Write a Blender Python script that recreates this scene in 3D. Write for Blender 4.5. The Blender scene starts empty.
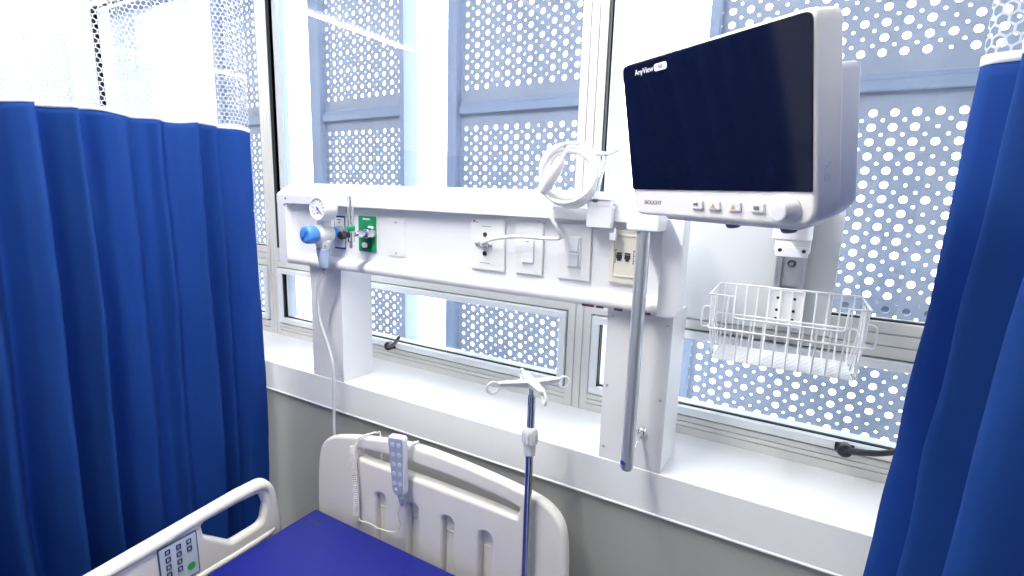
import bpy, bmesh, math, random
from mathutils import Matrix, Vector, Euler
from mathutils import noise as mnoise
from mathutils.geometry import tessellate_polygon
random.seed(7)
SC = bpy.context.scene
COL = SC.collection
PI = math.pi
R = math.radians

# ------------------------------------------------------------------ materials
MATS = {}
def mat(name, col, rough=.5, metal=0., spec=.5, coat=0., bump=None, noise=None, trans=0., ior=1.45, alpha=1., emit=None, sheen=0.):
    m = bpy.data.materials.new(name); m.use_nodes = True
    nt = m.node_tree; b = nt.nodes['Principled BSDF']
    b.inputs['Base Color'].default_value = (*col, 1); b.inputs['Roughness'].default_value = rough
    b.inputs['Metallic'].default_value = metal; b.inputs['Specular IOR Level'].default_value = spec
    b.inputs['Coat Weight'].default_value = coat; b.inputs['Transmission Weight'].default_value = trans
    b.inputs['IOR'].default_value = ior; b.inputs['Alpha'].default_value = alpha
    b.inputs['Sheen Weight'].default_value = sheen
    if emit:
        b.inputs['Emission Color'].default_value = (*emit[0], 1); b.inputs['Emission Strength'].default_value = emit[1]
    if noise or bump:
        tc = nt.nodes.new('ShaderNodeTexCoord'); tx = nt.nodes.new('ShaderNodeTexNoise')
        nt.links.new(tc.outputs['Object'], tx.inputs['Vector'])
        tx.inputs['Scale'].default_value = (noise or bump)[0]; tx.inputs['Detail'].default_value = 5
    if noise:
        mp = nt.nodes.new('ShaderNodeMix'); mp.data_type = 'RGBA'
        d = noise[1]
        mp.inputs['A'].default_value = (*[c*(1-d) for c in col], 1); mp.inputs['B'].default_value = (*[min(1, c*(1+d)) for c in col], 1)
        nt.links.new(tx.outputs['Fac'], mp.inputs['Factor']); nt.links.new(mp.outputs['Result'], b.inputs['Base Color'])
    if bump:
        bp = nt.nodes.new('ShaderNodeBump'); bp.inputs['Strength'].default_value = bump[1]; bp.inputs['Distance'].default_value = bump[2]
        nt.links.new(tx.outputs['Fac'], bp.inputs['Height']); nt.links.new(bp.outputs['Normal'], b.inputs['Normal'])
    MATS[name] = m
    return m
M_WHITE = mat('white_enamel', (.82, .83, .86), .35)
M_PLAST = mat('white_plastic', (.80, .80, .81), .4)
M_WARM = mat('warm_white_plastic', (.86, .83, .765), .42, bump=(60, .05, .002))
M_CREAM = mat('cream_plastic', (.78, .75, .66), .45)
M_MON = mat('monitor_plastic', (.74, .74, .78), .45)
M_MONF = mat('monitor_front_plastic', (.84, .82, .80), .4)
M_SILL = mat('sill_paint', (.84, .85, .86), .4, noise=(6, .02))
M_WALLG = mat('grey_wall_paint', (.37, .375, .36), .7, bump=(200, .1, .001), noise=(3, .04))
M_WALLW = mat('white_wall_paint', (.85, .86, .88), .7, bump=(150, .1, .001))
M_FLOOR = mat('vinyl_floor', (.42, .45, .48), .35, noise=(40, .08))
M_CEIL = mat('ceiling_paint', (.85, .86, .88), .8, bump=(90, .1, .001))
M_ALU = mat('window_aluminium', (.66, .66, .64), .45, metal=.0)
M_ALU2 = mat('overlit_sash_aluminium', (.76, .79, .81), .45, metal=.0)  # paler and bluer than the frame: overexposed daylight put into the colour
M_GASK = mat('black_rubber', (.012, .012, .016), .6)
M_BLACK = mat('black_plastic', (.02, .02, .025), .35)
M_STEEL = mat('brushed_steel', (.55, .57, .62), .3, metal=1.)
M_CHROME = mat('chrome', (.75, .76, .8), .12, metal=1.)
M_POLE = mat('grey_pole_metal', (.50, .52, .56), .32, metal=.7)
M_IV = mat('chrome_iv_tube', (.48, .51, .60), .16, metal=1.)
M_PANEL = mat('facade_steel_paint', (.30, .342, .435), .55, noise=(8, .05))
M_PANEL2 = mat('facade_frame_paint', (.25, .31, .44), .5)
M_PANEL3 = mat('facade_beam_paint', (.10, .13, .22), .5)
M_BOARD = mat('shaded_white_board', (.60, .63, .65), .5)  # white board; the shade behind the monitor is put into its colour
M_BLUEP = mat('blue_plastic', (.08, .27, .75), .3)
M_LBLUE = mat('pale_blue_clear_plastic', (.55, .68, .95), .2, trans=.35)
M_CLEAR = mat('clear_plastic', (.93, .95, .98), .08, trans=.8, ior=1.3)
M_GREEN = mat('green_plastic', (.005, .27, .10), .35)
M_DGREEN = mat('dark_green_plastic', (.004, .11, .05), .4)
M_LGREEN = mat('bright_green_button', (.03, .42, .12), .4)
M_CORD = mat('white_cord', (.86, .86, .86), .4)
M_TUBE = mat('suction_tube', (.85, .87, .90), .2, trans=.25)
M_MATT = mat('blue_vinyl', (.006, .012, .20), .42, bump=(9, .25, .01), noise=(7, .06))
M_DARKBLUE = mat('dark_blue_print', (.03, .05, .12), .5)
M_NAVY = mat('control_panel_border', (.06, .11, .22), .5)
M_CPAN = mat('control_panel_face', (.62, .68, .78), .45)
M_HAND = mat('handset_membrane', (.36, .41, .55), .45)
M_HBTN = mat('handset_button', (.55, .60, .72), .4)
M_SCREEN = mat('screen_glass', (.003, .005, .018), .07, spec=.42)
M_PRINT = mat('grey_print', (.12, .12, .14), .6)
M_WPRINT = mat('white_print', (.85, .87, .92), .5)
M_DIAL = mat('dial_face', (.85, .86, .88), .5)
M_PURPLE = mat('rubber_foot', (.10, .09, .22), .3)
M_TAPE = mat('white_hem_tape', (.75, .78, .86), .8)
M_WIRE = mat('white_coated_wire', (.84, .86, .88), .3)
M_MAROON = mat('dark_slot', (.08, .02, .05), .6)
M_EXT = mat('outside_steel', (.05, .06, .08), .5)
M_LAMP = mat('lamp_tube', (1, 1, 1), .5, emit=((1, .97, .93), 480))
M_LAMP2 = mat('dim_lamp_tube', (1, 1, 1), .5, emit=((1, .97, .93), 100))
M_ORANGE = mat('orange_icon', (.75, .40, .25), .5)

def cloth(name, col):
    m = mat(name, col, .8, spec=.3)
    nt = m.node_tree; b = nt.nodes['Principled BSDF']
    tc = nt.nodes.new('ShaderNodeTexCoord')
    mp = nt.nodes.new('ShaderNodeMapping'); mp.inputs['Scale'].default_value = (14, 14, 4)
    n = nt.nodes.new('ShaderNodeTexNoise'); n.inputs['Scale'].default_value = 1.; n.inputs['Detail'].default_value = 4
    bp = nt.nodes.new('ShaderNodeBump'); bp.inputs['Strength'].default_value = .35; bp.inputs['Distance'].default_value = .01
    nt.links.new(tc.outputs['Object'], mp.inputs['Vector']); nt.links.new(mp.outputs['Vector'], n.inputs['Vector'])
    nt.links.new(n.outputs['Fac'], bp.inputs['Height']); nt.links.new(bp.outputs['Normal'], b.inputs['Normal'])
    tr = nt.nodes.new('ShaderNodeBsdfTranslucent'); tr.inputs['Color'].default_value = (*[min(1, c*1.8) for c in col], 1)
    mx = nt.nodes.new('ShaderNodeMixShader'); mx.inputs['Fac'].default_value = .48
    nt.links.new(b.outputs[0], mx.inputs[1]); nt.links.new(tr.outputs[0], mx.inputs[2])
    nt.links.new(mx.outputs[0], nt.nodes['Material Output'].inputs['Surface'])
    return m
M_CLOTH = cloth('blue_curtain_cloth', (.012, .066, .265))

def net_material():
    m = bpy.data.materials.new('white_hexagon_netting'); m.use_nodes = True
    nt = m.node_tree; N = nt.nodes; L = nt.links
    uv = N.new('ShaderNodeTexCoord')
    def vm(op, a, b=None, val=None):
        n = N.new('ShaderNodeVectorMath'); n.operation = op
        for i, s in enumerate((a, b)):
            if s is None: continue
            if isinstance(s, tuple): n.inputs[i].default_value = s
            else: L.new(s, n.inputs[i])
        return n.outputs['Value'] if op in ('LENGTH', 'DOT_PRODUCT') else n.outputs['Vector']
    def ma(op, a, b=None):
        n = N.new('ShaderNodeMath'); n.operation = op
        for i, s in enumerate((a, b)):
            if s is None: continue
            if isinstance(s, (int, float)): n.inputs[i].default_value = s
            else: L.new(s, n.inputs[i])
        return n.outputs[0]
    p = vm('MULTIPLY', uv.outputs['UV'], (1/.0135, 1/.0135, 0))
    p = vm('ADD', p, (50, 50, 0))
    r = (1, 1.7320508, 1); h = (.5, .8660254, 0)
    a = vm('SUBTRACT', vm('MODULO', p, r), h)
    b = vm('SUBTRACT', vm('MODULO', vm('SUBTRACT', p, h), r), h)
    la = vm('LENGTH', a); lb = vm('LENGTH', b)
    def hexd(v):
        v = vm('ABSOLUTE', v)
        s = N.new('ShaderNodeSeparateXYZ'); L.new(v, s.inputs[0])
        return ma('MAXIMUM', s.outputs[0], ma('ADD', ma('MULTIPLY', s.outputs[0], .5), ma('MULTIPLY', s.outputs[1], .8660254)))
    # each point belongs to the nearer of the two centres: the smaller hexagonal distance
    d = ma('MINIMUM', hexd(a), hexd(b))
    thread = ma('GREATER_THAN', d, .40)
    bs = N['Principled BSDF']; bs.inputs['Base Color'].default_value = (.52, .55, .61, 1); bs.inputs['Roughness'].default_value = .8
    tl = N.new('ShaderNodeBsdfTranslucent'); tl.inputs['Color'].default_value = (.52, .55, .61, 1)
    m1 = N.new('ShaderNodeMixShader'); m1.inputs[0].default_value = .45
    L.new(bs.outputs[0], m1.inputs[1]); L.new(tl.outputs[0], m1.inputs[2])
    tp = N.new('ShaderNodeBsdfTransparent')
    mx = N.new('ShaderNodeMixShader'); L.new(thread, mx.inputs[0]); L.new(tp.outputs[0], mx.inputs[1]); L.new(m1.outputs[0], mx.inputs[2])
    L.new(mx.outputs[0], N['Material Output'].inputs['Surface'])
    return m
M_NET = net_material()

def glass_material():
    m = bpy.data.materials.new('window_glass'); m.use_nodes = True
    nt = m.node_tree; N = nt.nodes; L = nt.links
    N.remove(N['Principled BSDF'])
    tp = N.new('ShaderNodeBsdfTransparent'); tp.inputs['Color'].default_value = (.97, .985, 1, 1)
    gl = N.new('ShaderNodeBsdfGlossy'); gl.inputs['Roughness'].default_value = .0
    ge = N.new('ShaderNodeNewGeometry')
    def vm(op, a, b):
        n = N.new('ShaderNodeVectorMath'); n.operation = op; L.new(a, n.inputs[0]); L.new(b, n.inputs[1]); return n.outputs['Value']
    def ma(op, a, b=None):
        n = N.new('ShaderNodeMath'); n.operation = op
        for i, q in enumerate((a, b)):
            if isinstance(q, (int, float)): n.inputs[i].default_value = q
            elif q is not None: L.new(q, n.inputs[i])
        return n.outputs[0]
    cosi = ma('ABSOLUTE', vm('DOT_PRODUCT', ge.outputs['Incoming'], ge.outputs['Normal']))
    refl = ma('ADD', ma('MULTIPLY', ma('POWER', ma('SUBTRACT', 1., cosi), 5.), .96), .04)
    mx = N.new('ShaderNodeMixShader'); L.new(refl, mx.inputs[0]); L.new(tp.outputs[0], mx.inputs[1]); L.new(gl.outputs[0], mx.inputs[2])
    L.new(mx.outputs[0], N['Material Output'].inputs['Surface'])
    return m
M_GLASS = glass_material()

# ------------------------------------------------------------------ geometry helpers
def new(): return bmesh.new()
def merge(bm, other_mesh, mtx=None):
    n0 = len(bm.verts); bm.from_mesh(other_mesh)
    bm.verts.ensure_lookup_table()
    if mtx is not None:
        for v in bm.verts[n0:]: v.co = mtx @ v.co
    bpy.data.meshes.remove(other_mesh)
def box(bm, x0, x1, y0, y1, z0, z1, bev=0., mtx=None, seg=2):
    t = bmesh.new(); bmesh.ops.create_cube(t, size=1)
    for v in t.verts: v.co = Vector(((x0+x1)/2+v.co.x*(x1-x0), (y0+y1)/2+v.co.y*(y1-y0), (z0+z1)/2+v.co.z*(z1-z0)))
    if bev: bmesh.ops.bevel(t, geom=list(t.edges), offset=bev, segments=seg, profile=.5, affect='EDGES')
    me = bpy.data.meshes.new('t'); t.to_mesh(me); t.free(); merge(bm, me, mtx); return bm
def spline(pts, n=8, closed=False):
    P = [Vector(p) for p in pts]; out = []; k = len(P)
    for i in range(k if closed else k-1):
        if closed: a, b, c, d = P[(i-1) % k], P[i], P[(i+1) % k], P[(i+2) % k]
        else: a, b, c, d = P[max(i-1, 0)], P[i], P[i+1], P[min(i+2, k-1)]
        for j in range(n):
            t = j/n
            out.append(.5*((2*b)+(c-a)*t+(2*a-5*b+4*c-d)*t*t+(3*b-a-3*c+d)*t**3))
    if not closed: out.append(P[-1])
    return out
def tube(bm, pts, r, n=8, closed=False, cap=True):
    P = [Vector(p) for p in pts]; k = len(P); rings = []
    rr = r if callable(r) else (lambda i: r)
    up = None
    for i in range(k):
        if closed: t = P[(i+1) % k]-P[(i-1) % k]
        else: t = P[min(i+1, k-1)]-P[max(i-1, 0)]
        t.normalize()
        if up is None:
            up = Vector((0, 0, 1)) if abs(t.z) < .9 else Vector((1, 0, 0))
        u = (up-t*up.dot(t)).normalized(); w = t.cross(u); up = u
        rings.append([bm.verts.new(P[i]+(u*math.cos(2*PI*j/n)+w*math.sin(2*PI*j/n))*rr(i)) for j in range(n)])
    for i in range(k if closed else k-1):
        a, b = rings[i], rings[(i+1) % k]
        for j in range(n):
            f = bm.faces.new((a[j], a[(j+1) % n], b[(j+1) % n], b[j])); f.smooth = True
    if cap and not closed:
        bm.faces.new(rings[0][::-1]); bm.faces.new(rings[-1])
    return bm
def rod(bm, a, b, r, n=10): return tube(bm, [a, b], r, n)
def axis_matrix(origin, d):
    q = Vector(d).normalized().to_track_quat('Z', 'Y')
    return Matrix.Translation(origin) @ q.to_matrix().to_4x4()
def lathe(bm, prof, origin=(0, 0, 0), d=(0, 0, 1), n=24):
    """prof: (radius, height along d) pairs"""
    m = axis_matrix(origin, d); rings = []
    for r, h in prof:
        if r < 1e-6: rings.append([bm.verts.new(m @ Vector((0, 0, h)))])
        else: rings.append([bm.verts.new(m @ Vector((r*math.cos(2*PI*j/n), r*math.sin(2*PI*j/n), h))) for j in range(n)])
    for a, b in zip(rings, rings[1:]):
        for j in range(n):
            k = (j+1) % n
            if len(a) == 1 and len(b) == 1: continue
            if len(a) == 1: f = bm.faces.new((a[0], b[k], b[j]))
            elif len(b) == 1: f = bm.faces.new((a[j], a[k], b[0]))
            else: f = bm.faces.new((a[j], a[k], b[k], b[j]))
    for ring, rev in ((rings[0], True), (rings[-1], False)):
        if len(ring) > 1: bm.faces.new(ring[::-1] if rev else ring)
    return bm
def disc(bm, origin, d, r, h, bev=0., n=24):
    b = min(bev, h*.49, r*.49)
    return lathe(bm, [(r, 0), (r, h-b), (r-b*.3, h-b*.3), (r-b, h)] if b else [(r, 0), (r, h)], origin, d, n)
def rounded(pts, r, seg=6):
    out = []; k = len(pts)
    rs = r if isinstance(r, (list, tuple)) else [r]*k
    for i in range(k):
        p = Vector((*pts[i], 0)); a = Vector((*pts[i-1], 0)); b = Vector((*pts[(i+1) % k], 0))
        da, db = (a-p), (b-p); la, lb = da.length, db.length
        if rs[i] < 1e-5: out.append((p.x, p.y)); continue
        da.normalize(); db.normalize()
        ang = da.angle(db); t = min(rs[i]/math.tan(ang/2), la*.49, lb*.49)
        p0, p2 = p+da*t, p+db*t
        for j in range(seg+1):
            s = j/seg; q = p0*(1-s)**2+p*2*s*(1-s)+p2*s*s
            out.append((q.x, q.y))
    return out
def rect(x0, x1, z0, z1, r=0., seg=6):
    p = [(x0, z0), (x1, z0), (x1, z1), (x0, z1)]
    return rounded(p, r, seg) if r else p
XZ = 'xz'; YZ = 'yz'; XY = 'xy'
def clean(p, ccw=True):
    q = []
    for a in p:
        if not q or math.dist(a, q[-1]) > 1e-5: q.append((a[0], a[1]))
    if math.dist(q[0], q[-1]) < 1e-5: q.pop()
    ar = sum(a[0]*b[1]-b[0]*a[1] for a, b in zip(q, q[1:]+q[:1]))
    return q if (ar > 0) == ccw else q[::-1]
def inset(p, d):
    """outline moved to its left by d, corners mitred within limits"""
    if d < 1e-7: return list(p)
    out = []; k = len(p)
    for i in range(k):
        a, b, c = Vector(p[i-1]), Vector(p[i]), Vector(p[(i+1) % k])
        u, v = (b-a).normalized(), (c-b).normalized()
        n1, n2 = Vector((-u.y, u.x)), Vector((-v.y, v.x))
        n = n1+n2
        n = n1 if n.length < 1e-6 else n.normalized()
        m = min(1.5, 1/max(.3, n.dot(n1)))
        q = b+n*d*m
        out.append((q.x, q.y))
    return out
def plate(bm, outline, w0, w1, holes=(), bev=0., plane=XZ, mtx=None, res=2):
    """flat outline (with holes) given in a plane, thick from w0 to w1 along the third axis, edges rounded by bev"""
    w0, w1 = min(w0, w1), max(w0, w1)
    loops = [clean(outline)]+[clean(h, False) for h in holes]
    bev = min(bev, (w1-w0)/2)
    steps = [(bev*(1-math.cos(PI/2*k/res)), bev*math.sin(PI/2*k/res)) for k in range(res+1)] if bev else [(0, 0)]
    # from the middle outwards: (how far the outline moves in, how far out along the thickness)
    half = (w1-w0)/2-bev; c = (w0+w1)/2
    layers = [(d, c-half-h) for d, h in reversed(steps)]+[(d, c+half+h) for d, h in steps]
    if plane == XZ: T = Matrix(((1, 0, 0, 0), (0, 0, 1, 0), (0, 1, 0, 0), (0, 0, 0, 1)))
    elif plane == YZ: T = Matrix(((0, 0, 1, 0), (1, 0, 0, 0), (0, 1, 0, 0), (0, 0, 0, 1)))
    else: T = Matrix()
    if mtx is not None: T = mtx @ T
    t = bmesh.new(); caps = ([], [])
    for lp in loops:
        rows = []
        for d, w in layers: rows.append([t.verts.new(T @ Vector((x, y, w))) for x, y in inset(lp, d)])
        k = len(lp)
        for a, b in zip(rows, rows[1:]):
            for i in range(k): t.faces.new((a[i], a[(i+1) % k], b[(i+1) % k], b[i]))
        caps[0].append((rows[0], inset(lp, layers[0][0]))); caps[1].append((rows[-1], inset(lp, layers[-1][0])))
    for cap in caps:
        vs = [v for r, _ in cap for v in r]
        for tri in tessellate_polygon([[Vector((x, y, 0)) for x, y in q] for _, q in cap]):
            try: t.faces.new([vs[i] for i in tri])
            except ValueError: pass
    bmesh.ops.recalc_face_normals(t, faces=t.faces)
    me = bpy.data.meshes.new('t'); t.to_mesh(me); t.free(); merge(bm, me)
    return bm
def prism_x(bm, prof, x0, x1, mtx=None):
    """(y, z) outline run along x"""
    a = [bm.verts.new((x0, y, z)) for y, z in prof]; b = [bm.verts.new((x1, y, z)) for y, z in prof]; k = len(prof)
    for i in range(k): bm.faces.new((a[i], a[(i+1) % k], b[(i+1) % k], b[i]))
    bm.faces.new(a[::-1]); bm.faces.new(b)
    bmesh.ops.recalc_face_normals(bm, faces=bm.faces); return bm
def lettering(bm, s, size, mtx, depth=.0004, align='CENTER'):
    cu = bpy.data.curves.new('t', 'FONT'); cu.body = s; cu.size = size; cu.extrude = depth; cu.align_x = align; cu.align_y = 'CENTER'
    o = bpy.data.objects.new('t', cu); COL.objects.link(o)
    dg = bpy.context.evaluated_depsgraph_get(); dg.update()
    me = bpy.data.meshes.new_from_object(o.evaluated_get(dg))
    bpy.data.objects.remove(o); bpy.data.curves.remove(cu)
    merge(bm, me, mtx); return bm
FRONT = Matrix(((1, 0, 0, 0), (0, 0, -1, 0), (0, 1, 0, 0), (0, 0, 0, 1)))     # text plane facing -y

# ------------------------------------------------------------------ objects
WORLD = {}
def thing(name, label, cat, loc=(0, 0, 0), rot=(0, 0, 0), group=None, kind=None):
    o = bpy.data.objects.new(name, None); COL.objects.link(o); o.empty_display_size = .05
    o.location = loc; o.rotation_euler = rot
    if label: o['label'] = label
    if cat: o['category'] = cat
    if group: o['group'] = group
    if kind: o['kind'] = kind
    WORLD[o] = Matrix.LocRotScale(Vector(loc), Euler(rot), None)
    return o
def obj(name, bm, m, parent=None, label=None, smooth=35, local=False, kind=None, cat=None, group=None, loc=None):
    """one mesh object; geometry is given in world coordinates (local=True: in its thing's own)"""
    M = WORLD[parent] if parent is not None else (Matrix.Translation(loc) if loc else Matrix())
    if not local and (parent is not None or loc):
        inv = M.inverted()
        for v in bm.verts: v.co = inv @ v.co
    me = bpy.data.meshes.new(name)
    ang = R(smooth) if smooth else 0
    for f in bm.faces: f.smooth = bool(smooth)
    if smooth:
        for e in bm.edges:
            if len(e.link_faces) == 2 and e.calc_face_angle(0) > ang: e.smooth = False
    bm.to_mesh(me); bm.free()
    me.materials.append(m)
    o = bpy.data.objects.new(name, me); COL.objects.link(o)
    if 0 < smooth < 80:
        wn = o.modifiers.new('normals', 'WEIGHTED_NORMAL'); wn.keep_sharp = True; wn.weight = 90
    if parent is not None: o.parent = parent
    elif loc: o.location = loc
    WORLD[o] = M
    for k, v in (('label', label), ('kind', kind), ('category', cat), ('group', group)):
        if v: o[k] = v
    return o
def struct(name, bm, m, parent=None, smooth=0): return obj(name, bm, m, parent, smooth=smooth, kind='structure' if parent is None else None)

# ================================================================== SETTING
YW = 1.434          # room side of the window frames
ZS = .998           # top of the sill
YS = 1.18           # front of the sill
XL, XR, YB, ZC = -7., 3., -4., 2.75
struct('floor', box(new(), XL-.1, XR+.1, YB-.1, 1.6, -.1, 0), M_FLOOR)
struct('ceiling', box(new(), XL-.1, XR+.1, YB-.1, 1.6, ZC, ZC+.1), M_CEIL)
struct('wall_left', box(new(), XL-.1, XL, YB, 1.6, 0, ZC), M_WALLW)
struct('wall_right', box(new(), XR, XR+.1, YB, 1.6, 0, ZC), M_WALLW)
struct('wall_back', box(new(), XL, XR, YB-.1, YB, 0, ZC), M_WALLW)
struct('wall_below_window', box(new(), XL, XR, 1.19, 1.55, 0, .888), M_WALLG)
MULL = [(-3.485, -3.42), (-2.06, -1.995), (-.628, -.553), (.80, .87)]
struct('wall_above_window', box(new(), MULL[0][0], MULL[3][1], YW, 1.55, 2.58, ZC), M_WALLW)
struct('wall_window_left', box(new(), XL, MULL[0][0], YW, 1.55, ZS, ZC), M_WALLW)
struct('wall_window_right', box(new(), MULL[3][1], XR, YW, 1.55, ZS, ZC), M_WALLW)
sill = new(); box(sill, XL, XR, YS, 1.55, .893, ZS, .003)
struct('window_sill', sill, M_SILL, smooth=35)
struct('trim_1', tube(new(), [(XL, YS+.001, .8905), (XR, YS+.001, .8905)], .0035, 8), M_SILL, smooth=35)

def grooved_x(bm, x0, x1, z0, z1, cuts, y0=YW, y1=1.50, gap=.0022):
    """a rail along x, its face split by thin grooves at the given heights"""
    zs = [z0, *cuts, z1]
    for a, b in zip(zs, zs[1:]):
        box(bm, x0, x1, y0, y1, a+(gap/2 if a != z0 else 0), b-(gap/2 if b != z1 else 0), .001, seg=1)
    box(bm, x0, x1, y0+.008, y1-.002, z0+.001, z1-.001)
def grooved_z(bm, x0, x1, z0, z1, cuts, y0=YW, y1=1.50, gap=.0022):
    xs = [x0, *cuts, x1]
    for a, b in zip(xs, xs[1:]):
        box(bm, a+(gap/2 if a != x0 else 0), b-(gap/2 if b != x1 else 0), y0, y1, z0, z1, .001, seg=1)
    box(bm, x0+.001, x1-.001, y0+.008, y1-.002, z0, z1)
def ring(bm, x0, x1, z0, z1, w, y0, y1, bev=.0):
    for a in ((x0, x1, z0, z0+w), (x0, x1, z1-w, z1), (x0, x0+w, z0+w, z1-w), (x1-w, x1, z0+w, z1-w)):
        box(bm, a[0], a[1], y0, y1, a[2], a[3], bev, seg=1)
ZT0, ZT1 = 1.300, 1.382
for k in range(3):
    xa, xb = MULL[k][1], MULL[k+1][0]
    w = thing(f'window_{k+1}', None, None, ((xa+xb)/2, YW, ZS), kind='structure')
    f = new()
    mx0, mx1 = MULL[k]; d = (mx1-mx0)/3
    grooved_z(f, mx0, mx1, ZS, 2.58, [mx0+d, mx0+2*d])
    if k == 2: grooved_z(f, *MULL[3], ZS, 2.58, [MULL[3][0]+d, MULL[3][0]+2*d])
    grooved_x(f, xa, xb, 2.53, 2.58, [2.555])
    grooved_x(f, xa, xb, ZT0, ZT1, [1.328, 1.356])
    grooved_x(f, xa, xb, ZS, 1.052, [1.022, 1.036])
    obj('window_frame', f, M_ALU, w)
    obj('upper_pane', box(new(), xa, xb, 1.464, 1.470, ZT1, 2.53), M_GLASS, w, smooth=0)
    obj('gasket', (lambda b: (ring(b, xa, xb, ZT1, 2.53, .004, 1.450, 1.4635), box(b, xa, xa+.004, 1.438, 1.4635, ZT1, 2.53), b)[2])(new()), M_GASK, w, smooth=0)
    s = new(); ring(s, xa+.005, xb-.005, 1.058, ZT0-.004, .022, YW-.008, 1.50, .0015)
    so = obj('sash', s, M_ALU2, w)
    obj('sash_shadow_gap', (lambda b: (ring(b, xa, xb, 1.052, ZT0, .012, 1.448, 1.47), b)[1])(new()), M_GASK, w, smooth=0)
    obj('lower_pane', box(new(), xa+.025, xb-.025, 1.454, 1.459, 1.078, ZT0-.024), M_GLASS, so, smooth=0)
    obj('lower_gasket', (lambda b: (ring(b, xa+.027, xb-.027, 1.080, ZT0-.026, .0035, 1.444, 1.4535), box(b, xa+.027, xa+.0305, 1.436, 1.4535, 1.080, ZT0-.026), b)[2])(new()), M_GASK, so, smooth=0)
    if k:
        hx = -1.335 if k == 1 else .112
        h = new(); hy = YW-.008; hz = 1.069
        box(h, hx-.020, hx+.020, hy-.006, hy, hz-.011, hz+.011, .003)
        disc(h, (hx, hy-.005, hz), (0, -1, 0), .016, .022, .004)
        a = R(32); L = .150
        pts = [Vector((hx, hy-.018, hz)), Vector((hx+L*.5*math.cos(a), hy-.018-L*.5*math.sin(a), hz+.028)), Vector((hx+L*math.cos(a)*.95, hy-.018-L*math.sin(a)*.95, hz+.072))]
        tube(h, spline(pts, 5), lambda i: .0085-.0003*i, 8)
        obj('window_handle', h, M_BLACK, w, label='black lever handle')

# ================================================================== OUTSIDE: perforated screens
PX, PZ = .0488, .0385
def perforated(bm, nx, nz, z0, skip=None):
    """diamond tiling of large and small round holes, x from 0, z upward from z0; rows of large holes at z0 + (j + .5) PZ"""
    n = 12; dep = .004
    def cell(cx, cz, r):
        cs = [(cx+PX/2, cz), (cx, cz+PZ/2), (cx-PX/2, cz), (cx, cz-PZ/2)]
        cv = [bm.verts.new((x, 0, z)) for x, z in cs]
        if r <= 0: bm.faces.new(cv[::-1]); return
        c1 = [bm.verts.new((cx+r*math.cos(2*PI*j/n), 0, cz+r*math.sin(2*PI*j/n))) for j in range(n)]
        c2 = [bm.verts.new((v.co.x, dep, v.co.z)) for v in c1]
        q = n//4
        for k in range(4):
            arc = [c1[(k*q+j) % n] for j in range(q+1)]
            bm.faces.new([cv[(k+1) % 4], cv[k], *arc])
        for j in range(n): bm.faces.new((c1[j], c1[(j+1) % n], c2[(j+1) % n], c2[j]))
    for j in range(nz):
        for i in range(nx):
            small = (i % 2 == 1 and (j*2+i//2) % 4 == 1) or (j % 6 == 4 and i % 2 == 0 and (i//2+j) % 3 == 0)
            cell((i+.5)*PX, z0+(j+.5)*PZ, .0045 if small else .0101)
    for j in range(nz+1):
        for i in range(nx+1):
            edge = i in (0, nx) or j in (0, nz)
            cell(i*PX, z0+j*PZ, 0 if edge else .0045)
YP = 1.80
def screen(x0, nx, yaw, label, pw=.05):
    loc = (x0, YP, .4)
    t = thing('perforated_screen', label, 'screen', loc, (0, 0, R(yaw)), group='perforated steel screens outside the windows')
    wd = nx*PX; RZ = 1.945-.4; RH = .046
    sh = new()
    n1 = 28
    za = RZ-.036-n1*PZ                     # below the cross rail
    perforated(sh, nx, n1, za)
    zb = RZ+RH+.036
    perforated(sh, nx, 24, zb)
    ztop = zb+24*PZ
    box(sh, -PX/2, wd+PX/2, .0006, .004, RZ-.036, RZ+RH+.036)
    box(sh, -PX/2, wd+PX/2, .0006, .004, -.0, za); box(sh, -PX/2, wd+PX/2, .0006, .004, ztop, ztop+.1)
    obj('perforated_sheet', sh, M_PANEL, t, smooth=0, local=True)
    for xx, pw_ in ((-pw-.004, pw), (wd+.004, .028)):
        p = new(); box(p, xx, xx+pw_, -.03, .05, -.1, ztop+.1, .003); obj('post', p, M_PANEL2, t, local=True)
    r = new(); box(r, 0.003, wd-.003+.004, -.022, -.001, RZ, RZ+RH*.62, .002); box(r, 0.003, wd+.001, -.014, -.001, RZ+RH*.64, RZ+RH, .002)
    obj('cross_rail', r, M_PANEL2, t, local=True)
    return t
screen(-4.09, 10, -6, 'perforated steel screen outside, farthest left, seen through white curtain netting')
screen(-2.87, 10, -6, 'perforated steel screen outside, crossed by the mullion beside left curtain')
screen(-2.085, 11, -6, 'perforated steel screen outside above suction regulator and green oxygen outlet', .075)
screen(-1.295, 13, -4.5, 'perforated steel screen outside above the white wall plates, behind the coiled cable')
screen(-.325, 24, 0, 'wide perforated steel screen outside behind patient monitor and wire basket', .03)
bm_ = new(); box(bm_, -5.2, 1.2, 1.62, 1.665, 2.552, 2.74, .004)
obj('facade_beam', bm_, M_PANEL3, label='dark blue-grey steel beam outside crossing above the window screens', cat='beam', loc=(-2, 1.64, 2.552), kind='thing')
p = new(); tube(p, [(-.33, 1.88, 1.345), (1.2, 1.88, 1.345)], .019, 12)
obj('railing', p, M_EXT, label='dark round rail outside behind the screen holes above right transom', cat='rail', loc=(.4, 1.88, 1.345))

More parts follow.
